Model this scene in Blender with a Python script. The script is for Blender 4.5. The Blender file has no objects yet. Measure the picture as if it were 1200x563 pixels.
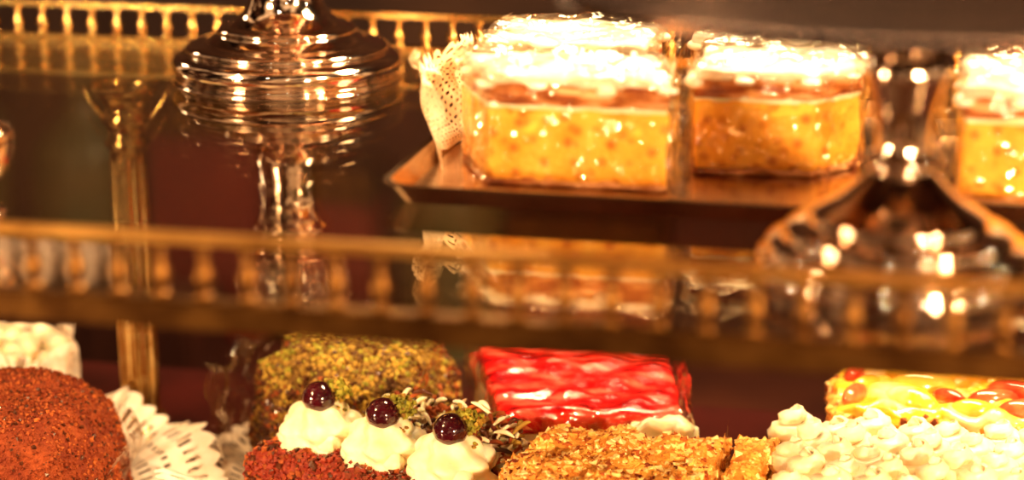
import bpy, bmesh, math, random
from mathutils import Vector, noise
random.seed(7)
S = 0.01      # modelling is done in centimetres
ZB = 110.0    # height of the upper glass shelf above the floor (cm)
sc = bpy.context.scene
pi = math.pi

# ------------------------------------------------------------ materials
def newmat(name):
    m = bpy.data.materials.new(name); m.use_nodes = True
    nt = m.node_tree; nt.nodes.clear()
    out = nt.nodes.new('ShaderNodeOutputMaterial')
    tc = nt.nodes.new('ShaderNodeTexCoord')
    vm = nt.nodes.new('ShaderNodeVectorMath'); vm.operation = 'SCALE'; vm.inputs['Scale'].default_value = 100
    nt.links.new(tc.outputs['Object'], vm.inputs[0])
    return m, nt, out, vm.outputs[0]

def ramp(nt, fac, stops):
    r = nt.nodes.new('ShaderNodeValToRGB')
    el = r.color_ramp.elements
    while len(el) < len(stops): el.new(0.5)
    for e, (p, c) in zip(el, stops):
        e.position = p; e.color = (*c, 1)
    nt.links.new(fac, r.inputs[0]); return r.outputs[0]

def M(name, c1, c2=None, rough=.5, metal=0, scale=1.0, bump=0, bscale=3, coat=0, sss=0, lo=.35, hi=.65, c3=None, vor=0, vcol=None, spec=.5, trans=0, detail=5, stretch=None):
    m, nt, out, co = newmat(name)
    b = nt.nodes.new('ShaderNodeBsdfPrincipled')
    if stretch:
        mp = nt.nodes.new('ShaderNodeMapping'); mp.inputs['Scale'].default_value = stretch
        mp.inputs['Rotation'].default_value = (0, 0, .5)
        nt.links.new(co, mp.inputs[0]); co = mp.outputs[0]
    n = nt.nodes.new('ShaderNodeTexNoise'); n.inputs['Scale'].default_value = scale; n.inputs['Detail'].default_value = detail
    nt.links.new(co, n.inputs['Vector'])
    c2 = c2 or tuple(x*.8 for x in c1)
    stops = [(lo, c1), (hi, c2)]
    if c3: stops = [(lo, c1), ((lo+hi)/2, c2), (hi, c3)]
    col = ramp(nt, n.outputs['Fac'], stops)
    if vor:
        v = nt.nodes.new('ShaderNodeTexVoronoi'); v.inputs['Scale'].default_value = vor
        nt.links.new(co, v.inputs['Vector'])
        f = ramp(nt, v.outputs['Distance'], [(.10, (.8, .8, .8)), (.48, (0, 0, 0))])
        mx = nt.nodes.new('ShaderNodeMix'); mx.data_type = 'RGBA'
        nt.links.new(f, mx.inputs[0]); nt.links.new(col, mx.inputs[6]); mx.inputs[7].default_value = (*vcol, 1)
        col = mx.outputs[2]
    nt.links.new(col, b.inputs['Base Color'])
    b.inputs['Roughness'].default_value = rough
    b.inputs['Metallic'].default_value = metal
    b.inputs['Coat Weight'].default_value = coat
    b.inputs['Coat Roughness'].default_value = .06
    b.inputs['Specular IOR Level'].default_value = spec
    b.inputs['Transmission Weight'].default_value = trans
    if sss:
        b.inputs['Subsurface Weight'].default_value = sss
        b.inputs['Subsurface Radius'].default_value = (1, .5, .25)
        b.inputs['Subsurface Scale'].default_value = .004
    if bump:
        n2 = nt.nodes.new('ShaderNodeTexNoise'); n2.inputs['Scale'].default_value = bscale; n2.inputs['Detail'].default_value = 6
        nt.links.new(co, n2.inputs['Vector'])
        bp = nt.nodes.new('ShaderNodeBump'); bp.inputs['Strength'].default_value = .8; bp.inputs['Distance'].default_value = bump*S
        nt.links.new(n2.outputs['Fac'], bp.inputs['Height']); nt.links.new(bp.outputs[0], b.inputs['Normal'])
    nt.links.new(b.outputs[0], out.inputs[0])
    return m

def film(name, tint, base, gain, power, rough, bump=0, bscale=2):
    m, nt, out, co = newmat(name)
    t = nt.nodes.new('ShaderNodeBsdfTransparent'); t.inputs[0].default_value = (*tint, 1)
    g = nt.nodes.new('ShaderNodeBsdfGlossy'); g.inputs['Roughness'].default_value = rough; g.inputs[0].default_value = (1, .95, .86, 1)
    lw = nt.nodes.new('ShaderNodeLayerWeight'); lw.inputs[0].default_value = .5
    p = nt.nodes.new('ShaderNodeMath'); p.operation = 'POWER'; p.inputs[1].default_value = power
    q = nt.nodes.new('ShaderNodeMath'); q.operation = 'MULTIPLY_ADD'; q.inputs[1].default_value = gain; q.inputs[2].default_value = base; q.use_clamp = True
    nt.links.new(lw.outputs['Facing'], p.inputs[0]); nt.links.new(p.outputs[0], q.inputs[0])
    mx = nt.nodes.new('ShaderNodeMixShader')
    nt.links.new(q.outputs[0], mx.inputs[0]); nt.links.new(t.outputs[0], mx.inputs[1]); nt.links.new(g.outputs[0], mx.inputs[2])
    if bump:
        n2 = nt.nodes.new('ShaderNodeTexNoise'); n2.inputs['Scale'].default_value = bscale
        nt.links.new(co, n2.inputs['Vector'])
        bp = nt.nodes.new('ShaderNodeBump'); bp.inputs['Distance'].default_value = bump*S
        nt.links.new(n2.outputs['Fac'], bp.inputs['Height']); nt.links.new(bp.outputs[0], g.inputs['Normal']); nt.links.new(bp.outputs[0], lw.inputs['Normal'])
    nt.links.new(mx.outputs[0], out.inputs[0])
    return m

silver = M('silver', (.98, .83, .70), (.88, .69, .54), rough=.09, metal=1, scale=.5, bump=.012, bscale=1.0)
silver_d = M('silver_dark_reflect', (.15, .085, .055), (.09, .05, .03), rough=.16, metal=1, scale=.3, bump=.03)  # plate silver, darkened so the colour carries a dark reflection
brass = M('brass', (1, .76, .36), (.85, .54, .20), rough=.18, metal=1, scale=1.5, bump=.02)
brass_d = M('brass_dark_backlit', (.22, .11, .032), (.11, .05, .016), rough=.4, metal=1, scale=.6, bump=.03)  # dark brass; also puts back-lit shade into the front balusters' colour
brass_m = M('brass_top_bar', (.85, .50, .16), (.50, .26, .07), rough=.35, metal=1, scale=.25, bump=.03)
tin = M('tray_metal', (.62, .44, .28), (.40, .26, .15), rough=.2, metal=1, scale=.3)
glass = film('shelf_glass', (.94, .94, .90), .08, 1.0, 3.4, .012)
wrap = film('plastic_film', (.97, .96, .94), .09, .55, 2.0, .08, bump=.6, bscale=.9)
crystal = film('cut_glass', (.95, .93, .90), .3, .7, 2.0, .1, bump=.05)
icing = M('icing', (.92, .82, .68), (.80, .62, .44), rough=.4, scale=.5, bump=.2, bscale=1.0, sss=.1, coat=.2)
sponge = M('custard_sponge', (.96, .55, .085), (.88, .40, .04), rough=.65, scale=.6, bump=.14, bscale=3, vor=1.25, vcol=(.46, .12, .010))
pastry = M('puff_pastry', (.22, .05, .012), (.42, .14, .03), rough=.6, scale=1.0, bump=.12, bscale=3, c3=(.80, .44, .22), stretch=(.5, .5, 2.4))
cream = M('whipped_cream', (1, .91, .68), (.97, .82, .52), rough=.4, scale=1, bump=.03, bscale=3, sss=.3)
meringue = M('meringue', (1, .90, .72), (.95, .76, .50), rough=.35, scale=.5, bump=.05, sss=.25, coat=.2)
cherry = M('black_cherry', (.030, .004, .008), (.07, .006, .012), rough=.12, scale=1, coat=1)
cocoa = M('cocoa_crumb', (.20, .030, .008), (.34, .070, .015), rough=.85, scale=.7, bump=.4, bscale=4)
cocoa_b = M('cocoa_bits', (.52, .14, .03), (.18, .032, .009), rough=.8, scale=.35)
choc = M('chocolate', (.06, .016, .006), (.12, .034, .012), rough=.35, scale=2, coat=.2)
redcrumb = M('red_crumb', (.20, .018, .009), (.34, .05, .016), rough=.6, scale=3, bump=.2)
pist = M('pistachio_base', (.24, .13, .02), (.10, .04, .010), rough=.8, scale=.6, bump=.2, bscale=5)
pist_b = M('pistachio_bits', (.58, .38, .06), (.18, .08, .018), rough=.7, scale=.3)
pist_g = M('pistachio_green', (.40, .36, .04), (.18, .17, .02), rough=.6, scale=2)
jelly = M('red_jelly', (.95, .12, .08), (.72, .014, .012), rough=.16, scale=.42, bump=.35, bscale=.6, coat=.7, sss=.1, lo=.36, hi=.60, c3=(.28, .002, .004), stretch=(1, 2.6, 1))
golden = M('crumble_base', (.90, .46, .09), (.60, .22, .04), rough=.7, scale=1, bump=.2)
golden_b = M('crumble_bits', (1, .62, .18), (.76, .30, .06), rough=.6, scale=.45)
golden_c = M('crumble_pale', (1, .82, .42), (1, .60, .20), rough=.6, scale=.8)
custard = M('custard_glaze', (1, .74, .11), (.98, .50, .035), rough=.12, scale=.3, coat=1, bump=.4, bscale=.7, c3=(1, .86, .48))
berry = M('strawberry', (.70, .025, .014), (.98, .20, .08), rough=.15, scale=.6, coat=.8)
peach = M('peach_slice', (.98, .36, .03), (1, .64, .12), rough=.15, scale=.5, coat=.8)
paper = M('doily_paper', (.98, .88, .78), (.92, .78, .64), rough=.7, scale=1)
paper_g = M('gold_doily_paper', (.80, .56, .32), (.95, .76, .52), rough=.6, scale=.5)
board = M('lower_board', (.06, .010, .008), (.03, .006, .005), rough=.3, scale=.15)
wood = M('dark_wood', (.07, .02, .010), (.035, .010, .006), rough=.45, scale=.08)
wallm = M('wall_paint', (.05, .010, .007), (.03, .012, .007), rough=.8, scale=.02, c3=(.08, .036, .018))
floorm = M('floor_wood', (.10, .035, .02), (.05, .018, .010), rough=.5, scale=.05)
porcelain = M('porcelain', (1, .80, .68), (.9, .7, .58), rough=.2, scale=1)
greeng = M('green_tin', (.05, .055, .022), (.085, .065, .025), rough=.4, scale=.2)
redtin = M('red_tin', (.11, .009, .009), (.15, .020, .011), rough=.4, scale=.3)

# ------------------------------------------------------------ builder
class B:
    def __init__(s): s.V = []; s.F = []; s.MI = []; s.SM = []; s.mats = []
    def mi(s, m):
        if m not in s.mats: s.mats.append(m)
        return s.mats.index(m)
    def add(s, v, f, m, smooth=True):
        o = len(s.V); s.V += [Vector(p) for p in v]; i = s.mi(m); a = len(s.F)
        s.F += [tuple(x+o for x in q) for q in f]; s.MI += [i]*len(f); s.SM += [smooth]*len(f)
        return (a, len(s.F))
    def lathe(s, prof, c, m, seg=48, flute=None):
        v = []; f = []; n = len(prof)
        for (r, z) in prof:
            for k in range(seg):
                a = 2*pi*k/seg; rr = r
                if flute and flute[2] <= z <= flute[3]: rr = r*(1-flute[1]*(.5+.5*math.cos(flute[0]*a)))
                v.append((c[0]+rr*math.cos(a), c[1]+rr*math.sin(a), c[2]+z))
        for i in range(n-1):
            for k in range(seg):
                k2 = (k+1) % seg
                f.append((i*seg+k, i*seg+k2, (i+1)*seg+k2, (i+1)*seg+k))
        return s.add(v, f, m)
    def box(s, x0, x1, y0, y1, z0, z1, m, bev=.08):
        v = []; f = []
        bm = bmesh.new(); bmesh.ops.create_cube(bm, size=1)
        for q in bm.verts: q.co = Vector(((x0+x1)/2+q.co.x*(x1-x0), (y0+y1)/2+q.co.y*(y1-y0), (z0+z1)/2+q.co.z*(z1-z0)))
        if bev: bmesh.ops.bevel(bm, geom=bm.edges[:], offset=bev, segments=2, affect='EDGES')
        bm.verts.index_update()
        v = [q.co.copy() for q in bm.verts]; f = [tuple(a.index for a in q.verts) for q in bm.faces]; bm.free()
        return s.add(v, f, m, smooth=False)
    def slab(s, outline, z0, z1, m, ei=.3, eh=.3, amp=.06, freq=1.0, side=6, arc=4, inner=9, seed=0, fn=None):
        n = len(outline)
        cx = sum(p[0] for p in outline)/n; cy = sum(p[1] for p in outline)/n
        R = min(math.hypot(p[0]-cx, p[1]-cy) for p in outline)
        rings = []
        for i in range(side+1): rings.append((1.0, z0+(z1-eh-z0)*i/side))
        for i in range(1, arc+1):
            a = pi/2*i/arc
            rings.append((1-ei*(1-math.cos(a))/R, z1-eh+eh*math.sin(a)))
        s1 = rings[-1][0]
        for i in range(1, inner+1): rings.append((max(.0, s1*(1-i/inner)), z1))
        v = []; f = []
        for (k, z) in rings:
            for p in outline:
                q = Vector((cx+(p[0]-cx)*k, cy+(p[1]-cy)*k, z))
                d = noise.noise_vector(Vector((q.x*freq+seed*7.3, q.y*freq, q.z*freq)))*amp
                if z == z0: d.z = 0
                q = q+d
                if fn: q.z += fn(q)*max(0, (z-z0)/(z1-z0))
                v.append(q)
        nr = len(rings)
        for i in range(nr-1):
            for k in range(n):
                k2 = (k+1) % n; f.append((i*n+k, i*n+k2, (i+1)*n+k2, (i+1)*n+k))
        f.append(tuple(range(n-1, -1, -1)))
        return s.add(v, f, m)
    def tube(s, pts, r, m, seg=10):
        pts = [Vector(p) for p in pts]; v = []; f = []
        for i, p in enumerate(pts):
            t = (pts[min(i+1, len(pts)-1)]-pts[max(i-1, 0)]).normalized()
            a = t.cross(Vector((0.03, 1, .05))).normalized(); b = t.cross(a)
            rr = r[i] if isinstance(r, (list, tuple)) else r
            for k in range(seg):
                an = 2*pi*k/seg; v.append(p+(a*math.cos(an)+b*math.sin(an))*rr)
        for i in range(len(pts)-1):
            for k in range(seg):
                k2 = (k+1) % seg; f.append((i*seg+k, i*seg+k2, (i+1)*seg+k2, (i+1)*seg+k))
        f.append(tuple(range(seg))); f.append(tuple((len(pts)-1)*seg+k for k in range(seg-1, -1, -1)))
        return s.add(v, f, m)
    def sphere(s, c, r, m, sx=1, sy=1, sz=1, seg=20, rings=12, rot=0):
        v = []; f = []; cr, sr = math.cos(rot), math.sin(rot)
        for i in range(rings+1):
            a = pi*i/rings
            for k in range(seg):
                b = 2*pi*k/seg
                x = r*sx*math.sin(a)*math.cos(b); y = r*sy*math.sin(a)*math.sin(b)
                v.append((c[0]+x*cr-y*sr, c[1]+x*sr+y*cr, c[2]-r*sz*math.cos(a)))
        for i in range(rings):
            for k in range(seg):
                k2 = (k+1) % seg; f.append((i*seg+k, i*seg+k2, (i+1)*seg+k2, (i+1)*seg+k))
        return s.add(v, f, m)
    def scatter(s, rng, n, size, mats, cond=None, flat=1.0, lift=.25):
        fs = s.F[rng[0]:rng[1]]; tri = []; w = []
        for q in fs:
            if len(q) > 4: continue
            for t in ((q[0], q[1], q[2]), (q[0], q[2], q[3])) if len(q) == 4 else (q,):
                a, b, c = (s.V[i] for i in t); nn = (b-a).cross(c-a); ar = nn.length
                if ar < 1e-7: continue
                tri.append((a, b, c, nn/ar)); w.append(ar)
        pick = random.choices(tri, weights=w, k=n)
        for (a, b, c, nn) in pick:
            u, v = random.random(), random.random()
            if u+v > 1: u, v = 1-u, 1-v
            p = a+(b-a)*u+(c-a)*v
            if cond and not cond(p, nn): continue
            z = size*random.choice((.5, .7, .9, 1.2, 1.7)); p = p+nn*z*lift
            j = lambda: random.uniform(.6, 1.3)*z
            ax = Vector((random.gauss(0, 1), random.gauss(0, 1), random.gauss(0, 1))).normalized()
            bx = ax.orthogonal().normalized(); cx = ax.cross(bx)
            vv = [p+ax*j(), p-ax*j(), p+bx*j(), p-bx*j(), p+cx*j()*flat, p-cx*j()*flat]
            ff = [(0, 2, 4), (2, 1, 4), (1, 3, 4), (3, 0, 4), (2, 0, 5), (1, 2, 5), (3, 1, 5), (0, 3, 5)]
            mm = mats(p, nn) if callable(mats) else random.choice(mats)
            s.add(vv, ff, mm, smooth=False)
    def lace(s, cx, cy, rx, ry, z0, m, inner=.6, lift=1.0, ruf=.3, k=16, nt=960, nr=26):
        v = []; f = []
        for j in range(nr+1):
            t = j/nr
            for i in range(nt):
                a = 2*pi*i/nt
                q = inner+(1-inner)*t+(.06*abs(math.sin(k*a))*(t-.8)/.2 if t > .8 else 0)
                z = z0+lift*t*t*(1+.35*math.sin(3*a+cx))+ruf*t*(.5*math.sin(k*.25*a+.5)+.8*noise.noise(Vector((a*6, t*2, cx))))+.04
                v.append((cx+rx*q*math.cos(a), cy+ry*q*math.sin(a), max(z0+.03, z)))
        for j in range(nr):
            for i in range(nt):
                if j == 12 and i % 8 in (2, 3, 4): continue
                if j in (15, 16) and i % 8 in (6, 7): continue
                if j == 19 and i % 8 in (2, 3, 4): continue
                if j in (22, 23) and i % 8 in (6, 7, 0): continue
                i2 = (i+1) % nt
                f.append((j*nt+i, j*nt+i2, (j+1)*nt+i2, (j+1)*nt+i))
        return s.add(v, f, m)
    def sheet(s, path, z0, z1, m, amp=.25, freq=.6, lean=(0, 0), n=40, nz=12, holes=False, scal=0):
        pts = []
        L = len(path)-1
        for i in range(n+1):
            t = i/n*L; a = min(int(t), L-1); u = t-a
            pts.append((path[a][0]*(1-u)+path[a+1][0]*u, path[a][1]*(1-u)+path[a+1][1]*u))
        v = []; f = []
        for j in range(nz+1):
            t = j/nz
            for i, p in enumerate(pts):
                z = z0+(z1-z0)*t*(1+scal*abs(math.sin(i*pi/5))*(t > .8))
                q = Vector((p[0]+lean[0]*t, p[1]+lean[1]*t, z))
                d = noise.noise_vector(q*freq)*amp*(.3+t)
                if j > 0: q = q+d
                v.append(q)
        w = n+1
        for j in range(nz):
            for i in range(n):
                if holes and j > 1 and ((j % 4 == 1 and i % 4 in (1, 2)) or (j % 4 == 3 and i % 4 == 3)): continue
                f.append((j*w+i, j*w+i+1, (j+1)*w+i+1, (j+1)*w+i))
        return s.add(v, f, m)
    def done(s, name):
        xs = [p.x for p in s.V]; ys = [p.y for p in s.V]; zs = [p.z for p in s.V]
        o = Vector(((min(xs)+max(xs))/2, (min(ys)+max(ys))/2, min(zs)))
        me = bpy.data.meshes.new(name)
        me.from_pydata([(p-o)*S for p in s.V], [], s.F)
        for m in s.mats: me.materials.append(m)
        me.polygons.foreach_set('material_index', s.MI); me.polygons.foreach_set('use_smooth', s.SM)
        me.update()
        ob = bpy.data.objects.new(name, me); sc.collection.objects.link(ob)
        ob.location = Vector((o.x, o.y, o.z+ZB))*S
        return ob

def outline(pts, rad=.5, step=.45):
    n = len(pts); out = []
    P = [Vector((p[0], p[1])) for p in pts]
    for i in range(n):
        a, b, c = P[i-1], P[i], P[(i+1) % n]
        d1 = (a-b).normalized(); d2 = (c-b).normalized()
        p0 = b+d1*rad; p2 = b+d2*rad
        for k in range(5):
            t = k/4; out.append(p0*(1-t)**2+b*2*t*(1-t)+p2*t*t)
    res = []
    for i in range(len(out)):
        a = out[i]; b = out[(i+1) % len(out)]; L = (b-a).length; k = max(1, int(L/step))
        for j in range(k): res.append(tuple(a+(b-a)*j/k))
    return res

def oval(cx, cy, rx, ry, n=72, rot=0, e=2.0):
    r = []
    for k in range(n):
        a = 2*pi*k/n; c, s_ = math.cos(a), math.sin(a)
        x = rx*math.copysign(abs(c)**(2/e), c); y = ry*math.copysign(abs(s_)**(2/e), s_)
        r.append((cx+x*math.cos(rot)-y*math.sin(rot), cy+x*math.sin(rot)+y*math.cos(rot)))
    return r

def densify(p, k=4):
    out = []
    for i in range(len(p)-1):
        a = p[max(i-1, 0)]; b = p[i]; c = p[i+1]; d = p[min(i+2, len(p)-1)]
        for j in range(k):
            t = j/k
            out.append(tuple(.5*(2*b[q]+(c[q]-a[q])*t+(2*a[q]-5*b[q]+4*c[q]-d[q])*t*t+(3*b[q]-a[q]-3*c[q]+d[q])*t**3) for q in (0, 1)))
    out.append(p[-1]); return out

# ------------------------------------------------------------ room
LOW = -24.5
b = B(); b.box(-260, 220, -120, 236, -114, -110, floorm, 0); b.done('floor')
b = B(); b.box(-260, 220, 232, 236, -110, 170, wallm, 0); b.done('wall_back')
b = B(); b.box(-180, 120, 226, 232, -110, -98, wood, .5); b.done('baseboard_back')

# display cabinet (lower board + body)
b = B()
b.box(-92, 62, 70, 134, LOW-3, LOW, board, .4)
b.box(-90, 60, 73, 132, -106, LOW-3, wood, .3)
b.box(-92, 62, 71, 133.5, -110, -106, wood, .3)
for i in range(4):
    x = -86+i*37; b.box(x, x+31, 72.2, 73.1, -100, -34, wood, .3)
b.done('display_cabinet')

# glass shelf
b = B(); b.box(-92, 62, 75.0, 131.4, -.7, 0, glass, .05); b.done('glass_shelf')

# gallery rails
def rail(y, ztop, r, x0, x1, bot, name, mt, mb, mbal):
    b = B()
    b.box(x0, x1, y-.55, y+.55, bot[0], bot[1], mb, .15)
    b.box(x0, x1, y-.34, y+.34, ztop-.42, ztop, mt, .12)
    h = ztop-.38-bot[1]
    pr = densify([(.30*r, 0), (.9*r, .04*h), (.9*r, .1*h), (.45*r, .16*h), (.8*r, .28*h), (1.0*r, .40*h), (.75*r, .55*h), (.4*r, .72*h), (.75*r, .80*h), (.45*r, .86*h), (.9*r, .94*h), (.9*r, h)], 2)
    n = int((x1-x0)/1.84)
    for i in range(n):
        b.lathe(pr, (x0+1+i*1.84, y, bot[1]-.02), mbal, seg=12)
    b.done(name)
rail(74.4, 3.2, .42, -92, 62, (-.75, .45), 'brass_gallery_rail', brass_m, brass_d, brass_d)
rail(132, 2.6, .42, -92, 62, (-.7, .3), 'brass_gallery_rail', brass, brass, brass)

# columns under the shelf
def column(x, y):
    b = B(); H = -.72-LOW
    pr = [(1.9, .02), (1.9, .5), (1.6, .7), (1.75, 1.1), (1.45, 1.5), (1.3, 1.8), (1.3, 2.0), (1.32, H*.5), (1.2, H-4.2), (1.45, H-4.0), (1.45, H-3.7), (1.2, H-3.5), (1.25, H-2.6), (1.65, H-2.4), (1.65, H-2.1), (1.3, H-1.9), (1.4, H-1.2), (1.9, H-.6), (2.2, H-.4), (2.2, H)]
    p2 = []
    for i in range(len(pr)-1):
        k = 12 if pr[i+1][1]-pr[i][1] > 3 else 1
        for j in range(k): p2.append(tuple(pr[i][q]+(pr[i+1][q]-pr[i][q])*j/k for q in (0, 1)))
    p2.append(pr[-1])
    b.lathe(p2, (x, y, LOW), brass, seg=72, flute=(12, .16, 2.1, H-4.3))
    for sx in (-1, 1):
        pts = [(x+sx*(1.1+1.7*math.sin(t*pi/2)**2), y, LOW+H-3.4+3.2*t) for t in [i/10 for i in range(11)]]
        b.tube(pts, [.12+.08*math.sin(i/10*pi) for i in range(11)], brass)
    b.done('brass_column')
column(-51.0, 120.8); column(45, 120.8); column(45, 79.5); column(-87, 79.5)

# ------------------------------------------------------------ silver stands
LP = [(0.01, 0), (6.7, 0), (6.95, .12), (7.0, .35), (6.8, .5), (7.1, .75), (7.3, 1.15), (7.1, 1.55), (6.6, 1.8), (6.3, 1.85), (6.35, 2.1), (6.1, 2.3), (5.6, 2.4), (5.1, 2.5), (4.7, 2.7), (4.3, 3.0), (4.35, 3.2), (4.1, 3.4), (3.6, 3.5), (3.2, 3.75), (2.8, 4.1), (2.45, 4.6), (2.2, 5.2), (2.05, 6.0), (1.9, 6.8), (1.85, 7.6), (2.0, 8.4), (2.3, 9.1), (2.55, 9.4), (2.55, 9.7), (2.2, 9.9), (2.0, 10.3), (2.3, 10.7), (3.2, 11.0), (3.3, 11.2), (.01, 11.25)]
b = B(); c = (-40.2, 121.3, 0)
b.lathe(densify(LP, 4), c, silver, seg=96)
b.lathe(densify([(2.2, 11.2), (3.2, 11.5), (3.7, 12.6), (3.75, 14.0), (3.2, 15.0), (2.4, 15.3)], 5), c, crystal, seg=96, flute=(16, .12, 11.3, 15.1))
b.lathe(densify([(.01, 15.2), (2.6, 15.25), (6, 15.5), (10.4, 15.9), (10.7, 16.2), (10.4, 16.3), (6, 15.8), (.01, 15.6)], 4), c, silver, seg=96)
b.done('silver_cake_stand')

RP = [(.01, 0), (5.8, 0), (6.1, .3), (6.0, .7), (5.6, .85), (5.7, 1.15), (5.4, 1.35), (4.95, 1.45), (4.9, 1.8), (4.4, 2.0), (3.85, 2.1), (3.8, 2.45), (3.3, 2.75), (2.7, 3.1), (2.1, 3.6), (1.6, 4.1), (1.3, 4.5), (1.65, 4.75), (1.65, 5.0), (1.2, 5.2), (1.15, 6), (1.3, 7), (1.6, 8), (1.8, 8.7), (1.6, 9.3), (1.3, 9.8), (1.9, 10.6), (3.5, 11.3)]
RP2 = [(3.4, 11.28), (9, 11.6), (14.6, 11.95), (15, 12.3), (14.8, 12.5), (14, 12.2), (9, 12.0), (.01, 12.0)]
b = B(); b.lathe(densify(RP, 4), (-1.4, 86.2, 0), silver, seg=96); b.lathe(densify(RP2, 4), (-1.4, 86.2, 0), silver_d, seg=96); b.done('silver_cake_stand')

# small silver cup at far left
b = B(); b.lathe(densify([(.01, 0), (1.6, 0), (1.7, .3), (.7, .7), (.6, 1.2), (1.6, 1.8), (2.2, 2.8), (2.3, 3.8), (2.2, 4.2), (2.1, 4.1), (2.1, 3.2), (1.5, 2.2), (.01, 1.9)], 4), (-44.5, 86.0, 0), silver, seg=64); b.done('silver_cup')

# ------------------------------------------------------------ tray and slices above
b = B()
def tray(b, pts, m, h=1.0, fl=.7):
    n = len(pts); cx = sum(p[0] for p in pts)/n; cy = sum(p[1] for p in pts)/n
    O = outline(pts, 1.0, 1.0); k = len(O); v = []
    def ring(off, z):
        for p in O:
            d = Vector((p[0]-cx, p[1]-cy)); L = d.length
            sx = (abs(d.x)/max(abs(q[0]-cx) for q in pts)); sy = (abs(d.y)/max(abs(q[1]-cy) for q in pts))
            ox = math.copysign(off*min(1, sx**8), d.x); oy = math.copysign(off*min(1, sy**8), d.y)
            v.append((p[0]+ox, p[1]+oy, z))
    ring(0, .02); ring(fl, h); ring(fl+.25, h+.03); ring(fl+.22, h+.14); ring(fl-.1, h+.1); ring(-.05, .25)
    f = []
    for i in range(5):
        for j in range(k):
            j2 = (j+1) % k; f.append((i*k+j, i*k+j2, (i+1)*k+j2, (i+1)*k+j))
    f.append(tuple(range(k-1, -1, -1))); f.append(tuple(5*k+j for j in range(k)))
    b.add(v, f, m, smooth=False)
tray(b, [(-25.2, 92.6), (-3.2, 92.6), (-3.2, 116), (-25.2, 116)], tin)
b.done('serving_tray')
b = B(); tray(b, [(0, 95.2), (15, 95.2), (15, 112), (0, 112)], tin); b.done('serving_tray')

def slice_(fp, h, seed, name='custard_cream_slice', z=.27, wrapit=True):
    b = B(); o = outline(fp, .3, .3)
    b.slab(o, z, z+.4, pastry, .1, .1, .12, 2.0, side=2, seed=seed)
    b.slab(o, z+.32, z+h*.70, sponge, .12, .1, .12, .9, side=8, seed=seed+1)
    n = len(o); cx = sum(p[0] for p in o)/n; cy = sum(p[1] for p in o)/n
    sh = lambda k: [(cx+(p[0]-cx)*k, cy+(p[1]-cy)*k) for p in o]
    b.slab(sh(.995), z+h*.69, z+h*.74, cream, .1, .1, .15, 1.2, side=2, seed=seed+2)
    b.slab(sh(1.005), z+h*.73, z+h*.92, pastry, .12, .12, .18, .9, side=4, seed=seed+3)
    b.slab(sh(1.01), z+h*.90, z+h, icing, .25, .25, .3, .5, side=3, seed=seed+4)
    for k in range(0, n, 11):
        p = sh(1.0)[k]; d = random.uniform(.3, 1.0)
        b.sphere((p[0], p[1], z+h*.92-d*.3), .3, icing, 1.8, 1.8, d*1.3, 12, 8)
    if wrapit:
        w = sh(1.05)
        w = w+[w[0]]
        b.sheet(w, z+.05, z+h*1.04, wrap, amp=.5, freq=.7, n=110, nz=18)
        b.slab(sh(1.04), z+h*.90, z+h+.3, wrap, .5, .3, .6, .6, side=2, seed=seed+9)
        for cn in (0, 1):
            p = fp[cn]; sg = -1 if cn == 0 else 1
            b.sheet([(p[0], p[1]+.6), (p[0]+sg*.8, p[1]-.1), (p[0]+sg*1.0, p[1]+.8)], z+.1, z+h*.95, wrap, amp=.5, freq=.8, n=16, nz=16)
    b.done(name)
slice_([(-21.6, 96.1), (-12.7, 96.1), (-14.3, 102.4), (-24.3, 101.6)], 5.6, 1)
slice_([(-23.6, 104.2), (-15.2, 104.2), (-15.2, 112), (-23.6, 112)], 5.7, 2)
slice_([(-12.0, 100.4), (-6.1, 100.7), (-3.9, 103.6), (-4.4, 107.5), (-12.2, 107.3)], 5.4, 3)
slice_([(-13.0, 109.0), (-5.0, 109.0), (-5.0, 115.2), (-13.0, 115.2)], 5.6, 5)
slice_([(1.2, 97.4), (9.9, 97.4), (9.9, 106), (1.2, 106)], 5.6, 4)
# paper lace behind the slices
b = B(); b.sheet([(-24.7, 98.6), (-25.5, 101.5), (-25.2, 104.8), (-24.6, 107)], .3, 5.4, paper_g, amp=1.2, freq=.5, lean=(-.7, .2), n=100, nz=44, holes=True, scal=.06)
b.done('paper_doily')

# ------------------------------------------------------------ lower shelf pastries
def crumbed(o, z1, ei, eh, base, bits, n, size, amp=.25, seed=0, flat=1, freq=.7):
    b = B(); rg = b.slab(o, LOW+.05, z1, base, ei, eh, amp, freq, side=8, arc=9, inner=9, seed=seed)
    b.scatter(rg, n, size, bits, flat=flat)
    return b
# cocoa cake at left
b = crumbed(oval(-53.3, 105.2, 7.0, 8.6, 80, .25, 2.5), LOW+8.0, 3.8, 5.0, cocoa, [cocoa_b, cocoa_b, cocoa, cocoa, cocoa, choc], 13000, .095, .5, 3, freq=.45)
b.sheet([(-46.4, 103), (-47.2, 109), (-50, 113)], LOW+.1, LOW+5.4, wrap, amp=.8, freq=.5, lean=(.8, .4))
b.done('cocoa_cake')
b = B(); b.lace(-52.8, 106.4, 11.6, 12.0, LOW, paper, inner=.1, lift=2.2, ruf=1.3, k=36); b.done('paper_doily')
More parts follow.
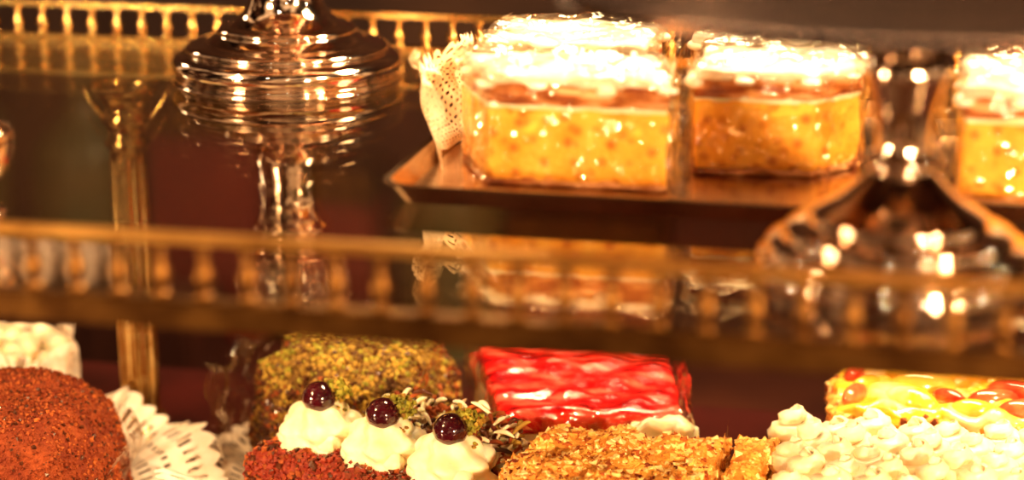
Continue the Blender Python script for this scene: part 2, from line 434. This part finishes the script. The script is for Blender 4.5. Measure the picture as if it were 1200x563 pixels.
# meringue cake behind at far left
b = B(); rg = b.slab(oval(-60.8, 119.5, 4.8, 4.2), LOW+.05, LOW+5.2, meringue, 2, 1.6, .5, .8)
for k in range(22):
    a = 2*pi*k/22
    b.sphere((-60.8+4.6*math.cos(a), 119.5+3.8*math.sin(a), LOW+5.2+.5*math.sin(k*2.1)), .85, meringue, 1, 1, 1.1, 12, 8)
for k in range(10):
    a = 2*pi*k/10; b.sphere((-60.8+2.4*math.cos(a), 119.5+1.9*math.sin(a), LOW+5.7), .85, meringue, 1, 1, 1.1, 12, 8)
b.sheet([(-60.8+5.6*math.cos(a/20*2*pi), 119.5+4.8*math.sin(a/20*2*pi)) for a in range(21)], LOW+.1, LOW+6.2, paper, amp=1.0, freq=.6, n=300, nz=30, holes=True, scal=.06)
b.done('meringue_cake')

# pistachio roulade
o = oval(-35.4, 118.8, 6.1, 6.4, 80, .05, 2.6)
def pm(p, n):
    r = random.random()
    if n.z < .5: return choc if r < .5 else (cocoa_b if r < .7 else pist_b)
    return pist_g if r < .22 else (pist_b if r < .66 else (pist if r < .86 else choc))
b = B(); rg = b.slab(o, LOW+.05, LOW+8.6, pist, 4.2, 4.0, .8, .4, side=8, arc=9, inner=9, seed=8, fn=lambda q: .3*math.sin(q.x*1.2+q.y*.5)+.04*(q.y-118))
b.scatter(rg, 13000, .13, pm)
b.sheet([(-41.9, 111.6), (-42.6, 115), (-42.4, 123)], LOW+.1, LOW+7.8, wrap, amp=1.2, freq=.6, lean=(-.7, 0))
b.sheet([(-34, 126), (-39, 126.2), (-42.4, 124)], LOW+.1, LOW+9.0, wrap, amp=.9, freq=.5, lean=(-.2, 0))
b.sheet([(-29.5, 112), (-29.6, 116), (-30, 121)], LOW+.1, LOW+9.0, wrap, amp=.7, freq=.5)
b.done('pistachio_roulade')

# cherry cream gateau in front of it
def swirl(b, c, R, H, m, lobes=8, tw=3.2, nz=22, seg=64, amp=.11, ringa=.09, pw=1.5, e=.75):
    v = []; f = []
    for i in range(nz+1):
        t = i/nz
        r = R*(min(1, .82+1.2*t) if t < .15 else 1)*max(0, 1-t**pw)**e if t < 1 else .001
        r *= (1+ringa*math.sin(t*pi*5.5))
        for k in range(seg):
            a = 2*pi*k/seg
            q = r*(1+amp*math.cos(lobes*a+tw*t*2))
            v.append((c[0]+q*math.cos(a), c[1]+q*math.sin(a), c[2]+H*t))
    for i in range(nz):
        for k in range(seg):
            k2 = (k+1) % seg; f.append((i*seg+k, i*seg+k2, (i+1)*seg+k2, (i+1)*seg+k))
    b.add(v, f, m)
P = [(-34.6, 108.6), (-30.2, 106.7), (-25.8, 105.0)]
d = Vector((P[2][0]-P[0][0], P[2][1]-P[0][1])).normalized(); nrm = Vector((-d.y, d.x))
def off(p, a, q): return (p[0]+d.x*a+nrm.x*q, p[1]+d.y*a+nrm.y*q)
fp = [off(P[0], -3.1, -3.6), off(P[2], 1.7, -3.6), off(P[2], 1.7, 2.6), off(P[0], -2.9, 2.6)]
b = B(); rg = b.slab(outline(fp, .8, .35), LOW+.05, LOW+5.5, redcrumb, .8, .8, .2, .8)
b.scatter(rg, 6000, .16, [redcrumb, choc, cocoa_b, redcrumb])
for i, (x, y) in enumerate(P):
    swirl(b, (x, y, LOW+5.0), 2.5, 3.3, cream, lobes=6, tw=2.6+i*.5, amp=.13, ringa=.08, pw=2.0, e=.7)
    for (dx, dy, dz, r) in [(-1.4, .9, 1.6, .9), (1.5, .7, 1.4, .85), (-1.6, -.9, .9, .75), (.9, -1.7, .8, .75)]:
        b.sphere((x+dx, y+dy, LOW+5+dz), r, cream, 1.1, 1, .85, 18, 12, i+dx)
    b.sphere((x+.05, y-.4, LOW+8.25), 1.02, cherry, 1, 1, .92, 24, 16)
    rr = b.sphere((x+.75, y+.3, LOW+8.5), .7, pist_g, 1.3, 1, .6, 10, 6)
    b.scatter(rr, 260, .12, [pist_g, pist_b, pist_g], lift=1)
    for k in range(10):
        a = random.uniform(-.6, 2.6); r = random.uniform(1.0, 1.6)
        b.sphere((x+r*math.cos(a), y+r*math.sin(a), LOW+5.05+3.3*(1-(r/2.7)**1.4)**.6), .10, random.choice([pist_g, pist_b]), 1.5, 1, 1, 6, 4)
# chocolate shavings on the back of the cake
for k in range(280):
    a = random.uniform(2.5, 12.0); q = random.uniform(1.8, 5.0)
    x, y = off(P[0], a, q); z = LOW+5.6+random.uniform(0, 2.9)*max(.1, 1-abs(q-3.4)/2.5)
    L = random.uniform(.5, 1.5); an = random.uniform(0, pi); tl = random.uniform(-.6, .6); pts = []
    for i in range(6):
        t = i/5-.5; pts.append((x+L*t*math.cos(an), y+L*t*math.sin(an), z+L*t*tl+.2*math.cos(t*3)))
    b.tube(pts, [.05, .12, .15, .15, .12, .05], random.choice([choc, cocoa_b, cocoa_b, cream, meringue, pist_b]), 6)
b.done('cherry_cream_gateau')
b = B(); b.lace(-35.6, 113.4, 9.8, 12.0, LOW, paper, inner=.1, lift=1.8, ruf=1.0, k=36); b.done('paper_doily')

# red jelly slice
fp = [(-24.4, 111.9), (-13.9, 114.7), (-16.4, 125.8), (-29.0, 124.6)]
b = B(); o = outline(fp, .6, .3); n = len(o); cx = sum(p[0] for p in o)/n; cy = sum(p[1] for p in o)/n
b.slab(o, LOW+.05, LOW+2.6, golden, .2, .2, .15, 1, side=3)
b.slab([(cx+(p[0]-cx)*.99, cy+(p[1]-cy)*.99) for p in o], LOW+2.5, LOW+5.6, cream, .2, .2, .2, 1, side=3)
def wav(q):
    u = q.x*.85+q.y*.5; w = -q.x*.5+q.y*.85
    return .10*math.sin(w*1.6+1.8*math.sin(u*.5))+.22*noise.noise(Vector((u*.3, w*1.1, 3)))+.05*noise.noise(Vector((u*1.0, w*3.0, 8)))
b.slab([(cx+(p[0]-cx)*1.01, cy+(p[1]-cy)*1.01) for p in o], LOW+5.4, LOW+6.7, jelly, .5, .5, .25, .6, side=3, inner=46, fn=wav)
b.sheet([(-24.9, 111), (-27.0, 117), (-29.5, 124)], LOW+.1, LOW+8.0, wrap, amp=.6, freq=.5)
b.sheet([(-13.2, 113.6), (-14.4, 119), (-15.6, 125)], LOW+.1, LOW+7.8, wrap, amp=.7, freq=.5)
b.sheet([(-24.0, 111.3), (-18, 112.8), (-13.2, 114.1)], LOW+.1, LOW+6.9, wrap, amp=.4, freq=.5)
rq = b.slab(outline([(-17.6, 112.4), (-12.9, 113.6), (-13.1, 115.4), (-17.4, 114.2)], .6, .3), LOW+.1, LOW+6.2, cream, .7, .7, .9, .7, side=5, seed=4)
b.done('red_jelly_slice')

# golden crumble cake
fp = [(-22.7, 98.5), (-21.5, 110.5), (-11.0, 111.2), (-10.8, 98.5)]
b = crumbed(outline(fp, .9, .4), LOW+7.0, 1.2, 1.2, golden, [golden_b, golden_b, golden_c, golden, golden_c, cocoa_b], 8500, .19, .8, 12, freq=.5)
b.sheet([(-10.7, 98), (-10.75, 111.4)], LOW+.1, LOW+7.8, wrap, amp=.3, freq=.5)
b.done('crumble_cake')
fp = [(-10.3, 98.5), (-10.3, 111.2), (-8.0, 112.2), (-8.9, 98.5)]
b = crumbed(outline(fp, .6, .4), LOW+6.9, .7, .7, golden, [golden_b, golden_b, golden_c, golden], 2600, .2, .3, 13)
b.done('crumble_cake')

# piped meringue gateau at right
b = B(); b.slab(outline([(-8.4, 98.5), (-7.2, 114.4), (12, 114.4), (12, 98.5)], 1.2, .5), LOW+.05, LOW+5.8, meringue, 1, 1, .3, .7)
for j in range(7):
    for i in range(9):
        x = -7.0+i*2.25+(j % 2)*1.1+random.uniform(-.3, .3); y = 99.8+j*2.25+random.uniform(-.35, .35)
        if y > 114.2 or x > 11.2: continue
        r = random.uniform(1.25, 1.5); h = random.uniform(1.8, 2.8)
        # rosette: a rope of cream wound up in a spiral
        pts = []; rad = []
        a0 = random.uniform(0, 6)
        for k in range(27):
            t = k/26; an = a0+t*2*pi*2.0; rr_ = (r-.4)*(1-t)**.8
            pts.append((x+rr_*math.cos(an), y+rr_*math.sin(an), LOW+6.0+h*.68*t)); rad.append(.62*(1-.45*t**3)*(1+.05*math.sin(k*2.2)))
        v = []; f = []; sg = 14
        for k in range(27):
            p = Vector(pts[k]); tt = (Vector(pts[min(k+1, 26)])-Vector(pts[max(k-1, 0)])); tt.normalize()
            up = Vector((0, 0, 1)); aa = tt.cross(up).normalized() if abs(tt.z) < .99 else Vector((1, 0, 0)); bb = aa.cross(tt)
            for q in range(sg):
                an = 2*pi*q/sg; rr_ = rad[k]*(1+.14*math.cos(5*an+k*.25)); v.append(p+(aa*math.cos(an)+bb*math.sin(an))*rr_)
        for k in range(26):
            for q in range(sg):
                q2 = (q+1) % sg; f.append((k*sg+q, k*sg+q2, (k+1)*sg+q2, (k+1)*sg+q))
        f.append(tuple(26*sg+q for q in range(sg-1, -1, -1)))
        b.add(v, f, meringue)
        b.sphere((x, y, LOW+6.0), r-.35, meringue, 1, 1, h*.5, 14, 8)
b.done('meringue_gateau')

# fruit custard tart behind
o = outline([(-5.4, 116.6), (-5.8, 125.2), (14, 125.6), (14, 116.6)], 1.6, .45)
b = B(); n = len(o); cx = sum(p[0] for p in o)/n; cy = sum(p[1] for p in o)/n
rg = b.slab(o, LOW+.05, LOW+6.4, golden, .5, .5, .35, 1)
b.scatter(rg, 3000, .2, [golden_b, golden_c, cocoa_b], cond=lambda p, q: q.z < .8)
b.slab([(cx+(p[0]-cx)*.96, cy+(p[1]-cy)*.96) for p in o], LOW+5.8, LOW+6.9, custard, .5, .4, .6, .6, inner=24)
def wedge(x, y, L, m, rot, sz=.75):
    b.sphere((x, y, LOW+6.85), L, m, 1.5, .7, sz, 22, 12, rot)
for (x, y, L, m, rt) in [(4.2, 119.6, 1.1, berry, .3), (5.6, 121.0, 1.3, berry, -.4), (7.0, 119.4, 1.2, berry, .8), (6.0, 118.0, 1.1, berry, .1), (8.6, 120.8, 1.3, berry, .5), (10.4, 119.4, 1.3, berry, -.3), (-4.0, 119.0, .9, berry, 1.2), (-3.4, 121.2, .8, peach, .9), (-4.2, 123.0, .9, berry, 1.4), (3.0, 117.8, .9, peach, 0), (0, 121.5, 1.4, peach, .2), (-.6, 118.6, 1.2, custard, -.5), (2.2, 123.2, 1.3, custard, .4), (6.2, 123.8, 1.3, peach, -.2), (-1.6, 123.6, 1.0, custard, .1), (9.6, 123.4, 1.3, custard, .5), (12, 121, 1.3, peach, .6), (1.6, 119.6, .8, berry, -.6)]:
    wedge(x, y, L, m, rt)
b.done('fruit_custard_tart')

# ------------------------------------------------------------ background sideboard
b = B(); SBZ = -40
b.box(-150, 60, 166, 205, SBZ-3, SBZ, wood, .5); b.box(-148, 58, 168, 204, -110, SBZ-3, redtin, .5)
for i in range(5): b.box(-144+i*40, -110+i*40, 166.8, 168.1, -100, SBZ-9, wood, .5)
b.done('sideboard')
b = B(); b.box(-110, -66, 169, 179, SBZ+.05, SBZ+8, wood, .5)
for i in range(4): b.box(-108+i*10.5, -99.5+i*10.5, 168.7, 169.1, SBZ+1.5, SBZ+6.5, wood, .2)
b.done('wooden_riser')
cupp = densify([(.01, 0), (1.0, 0), (1.1, .3), (1.4, .6), (1.8, 2), (1.9, 3.6), (1.95, 4.4), (1.8, 4.4), (1.75, 3.2), (1.4, 1.6), (.01, .8)], 3)
for i in range(5):
    b = B(); x = -91.5+i*4.4; b.lathe(cupp, (x, 173, SBZ+8.05), porcelain, seg=40)
    b.tube([(x, 173-1.7-.9*math.sin(t*pi/8), SBZ+8+1.2+2.2*t/8) for t in range(9)], .22, porcelain); b.done('porcelain_cup')
for (x, h, m) in [(-98, 30, greeng), (-84, 27, greeng), (-46, 24, greeng)]:
    b = B(); b.lathe(densify([(.3, 0.03), (5, 0.03), (5.4, 1), (5.4, h*.6), (4.8, h*.7), (2, h*.82), (1.6, h*.9), (1.7, h), (.3, h)], 4), (x, 188, SBZ+.15), m, seg=40); b.done('green_bottle')
for (x, w, h) in [(-70, 11, 24), (-57, 8, 18), (-32, 14, 14)]:
    b = B(); b.box(x-w/2, x+w/2, 183, 193, SBZ+.05, SBZ+h, redtin, .6); b.box(x-w/2-.4, x+w/2+.4, 182.6, 193.4, SBZ+h-3, SBZ+h+.5, brass_d, .5); b.done('tea_tin')

# ------------------------------------------------------------ lights
def area(loc, tgt, size, power, col, name, sy=None):
    l = bpy.data.lights.new(name, 'AREA'); l.energy = power; l.color = col; l.size = size*S
    if sy: l.shape = 'RECTANGLE'; l.size_y = sy*S
    o = bpy.data.objects.new(name, l); sc.collection.objects.link(o)
    o.location = Vector((loc[0], loc[1], loc[2]+ZB))*S
    o.rotation_euler = (Vector(tgt)-Vector(loc)).to_track_quat('-Z', 'Y').to_euler()
area((0, 132, 62), (-15, 105, -5), 70, 27, (1, .74, .45), 'ceiling_spot_key', 12)
area((66, 40, 70), (-18, 108, -12), 12, 20, (1, .61, .30), 'ceiling_spot_front')
area((62, -15, 16), (-18, 108, -22), 10, 25, (1, .65, .35), 'front_fill')  # unseen fill added to brighten the fronts of the lower cakes
area((-95, 30, -4), (-45, 120, -14), 10, 9, (1, .67, .36), 'left_fill')  # unseen fill added to lift the column and left-hand cakes
area((-85, 60, 50), (-35, 112, -18), 12, 6, (1, .64, .34), 'ceiling_spot_left')
def pt(loc, p, r, name):
    l = bpy.data.lights.new(name, 'POINT'); l.energy = p; l.color = (1, .76, .50); l.shadow_soft_size = r*S
    o = bpy.data.objects.new(name, l); sc.collection.objects.link(o); o.location = Vector((loc[0], loc[1], loc[2]+ZB))*S
for (x, y, z) in [(30, 60, 55), (-45, 70, 60), (-10, 30, 50), (45, 120, 45), (60, 90, 30), (20, 40, 40), (-70, 100, 55), (15, 140, 60), (-75, 60, 25), (70, 60, 12), (50, 40, 14)]:
    pt((x, y, z), 1.1, .7, 'glint_light')  # unseen point lights added to make glints on the silver
pt((-90, 150, 30), 1.2, 3, 'background_fill')  # unseen light added behind the case for the background

w = bpy.data.worlds.new('shop_ambience'); sc.world = w; w.use_nodes = True
nt = w.node_tree; bg = nt.nodes['Background']
tc = nt.nodes.new('ShaderNodeTexCoord'); n = nt.nodes.new('ShaderNodeTexNoise'); n.inputs['Scale'].default_value = 3.2; n.inputs['Detail'].default_value = 3
nt.links.new(tc.outputs['Generated'], n.inputs['Vector'])
cr = ramp(nt, n.outputs['Fac'], [(.45, (.02, .007, .004)), (.53, (.24, .09, .04)), (.59, (2.4, 1.5, .8))])  # bright noise patches added to the world for the silver to reflect
nt.links.new(cr, bg.inputs[0]); bg.inputs[1].default_value = .4

# ------------------------------------------------------------ camera
cam = bpy.data.cameras.new('camera'); co = bpy.data.objects.new('camera', cam); sc.collection.objects.link(co); sc.camera = co
cam.lens = 72; cam.sensor_width = 36; cam.clip_start = .02
a = math.radians(12); p = math.atan(.2804)
F = Vector((-math.sin(a)*math.cos(p), math.cos(a)*math.cos(p), -math.sin(p)))
co.location = (0, 0, (25+ZB)*S); co.rotation_euler = F.to_track_quat('-Z', 'Y').to_euler()
cam.dof.use_dof = True; cam.dof.focus_distance = 1.15; cam.dof.aperture_fstop = 3.2
sc.view_settings.view_transform = 'Standard'
try:
    sc.view_settings.look = 'Medium High Contrast'
except Exception as e:
    print(e)
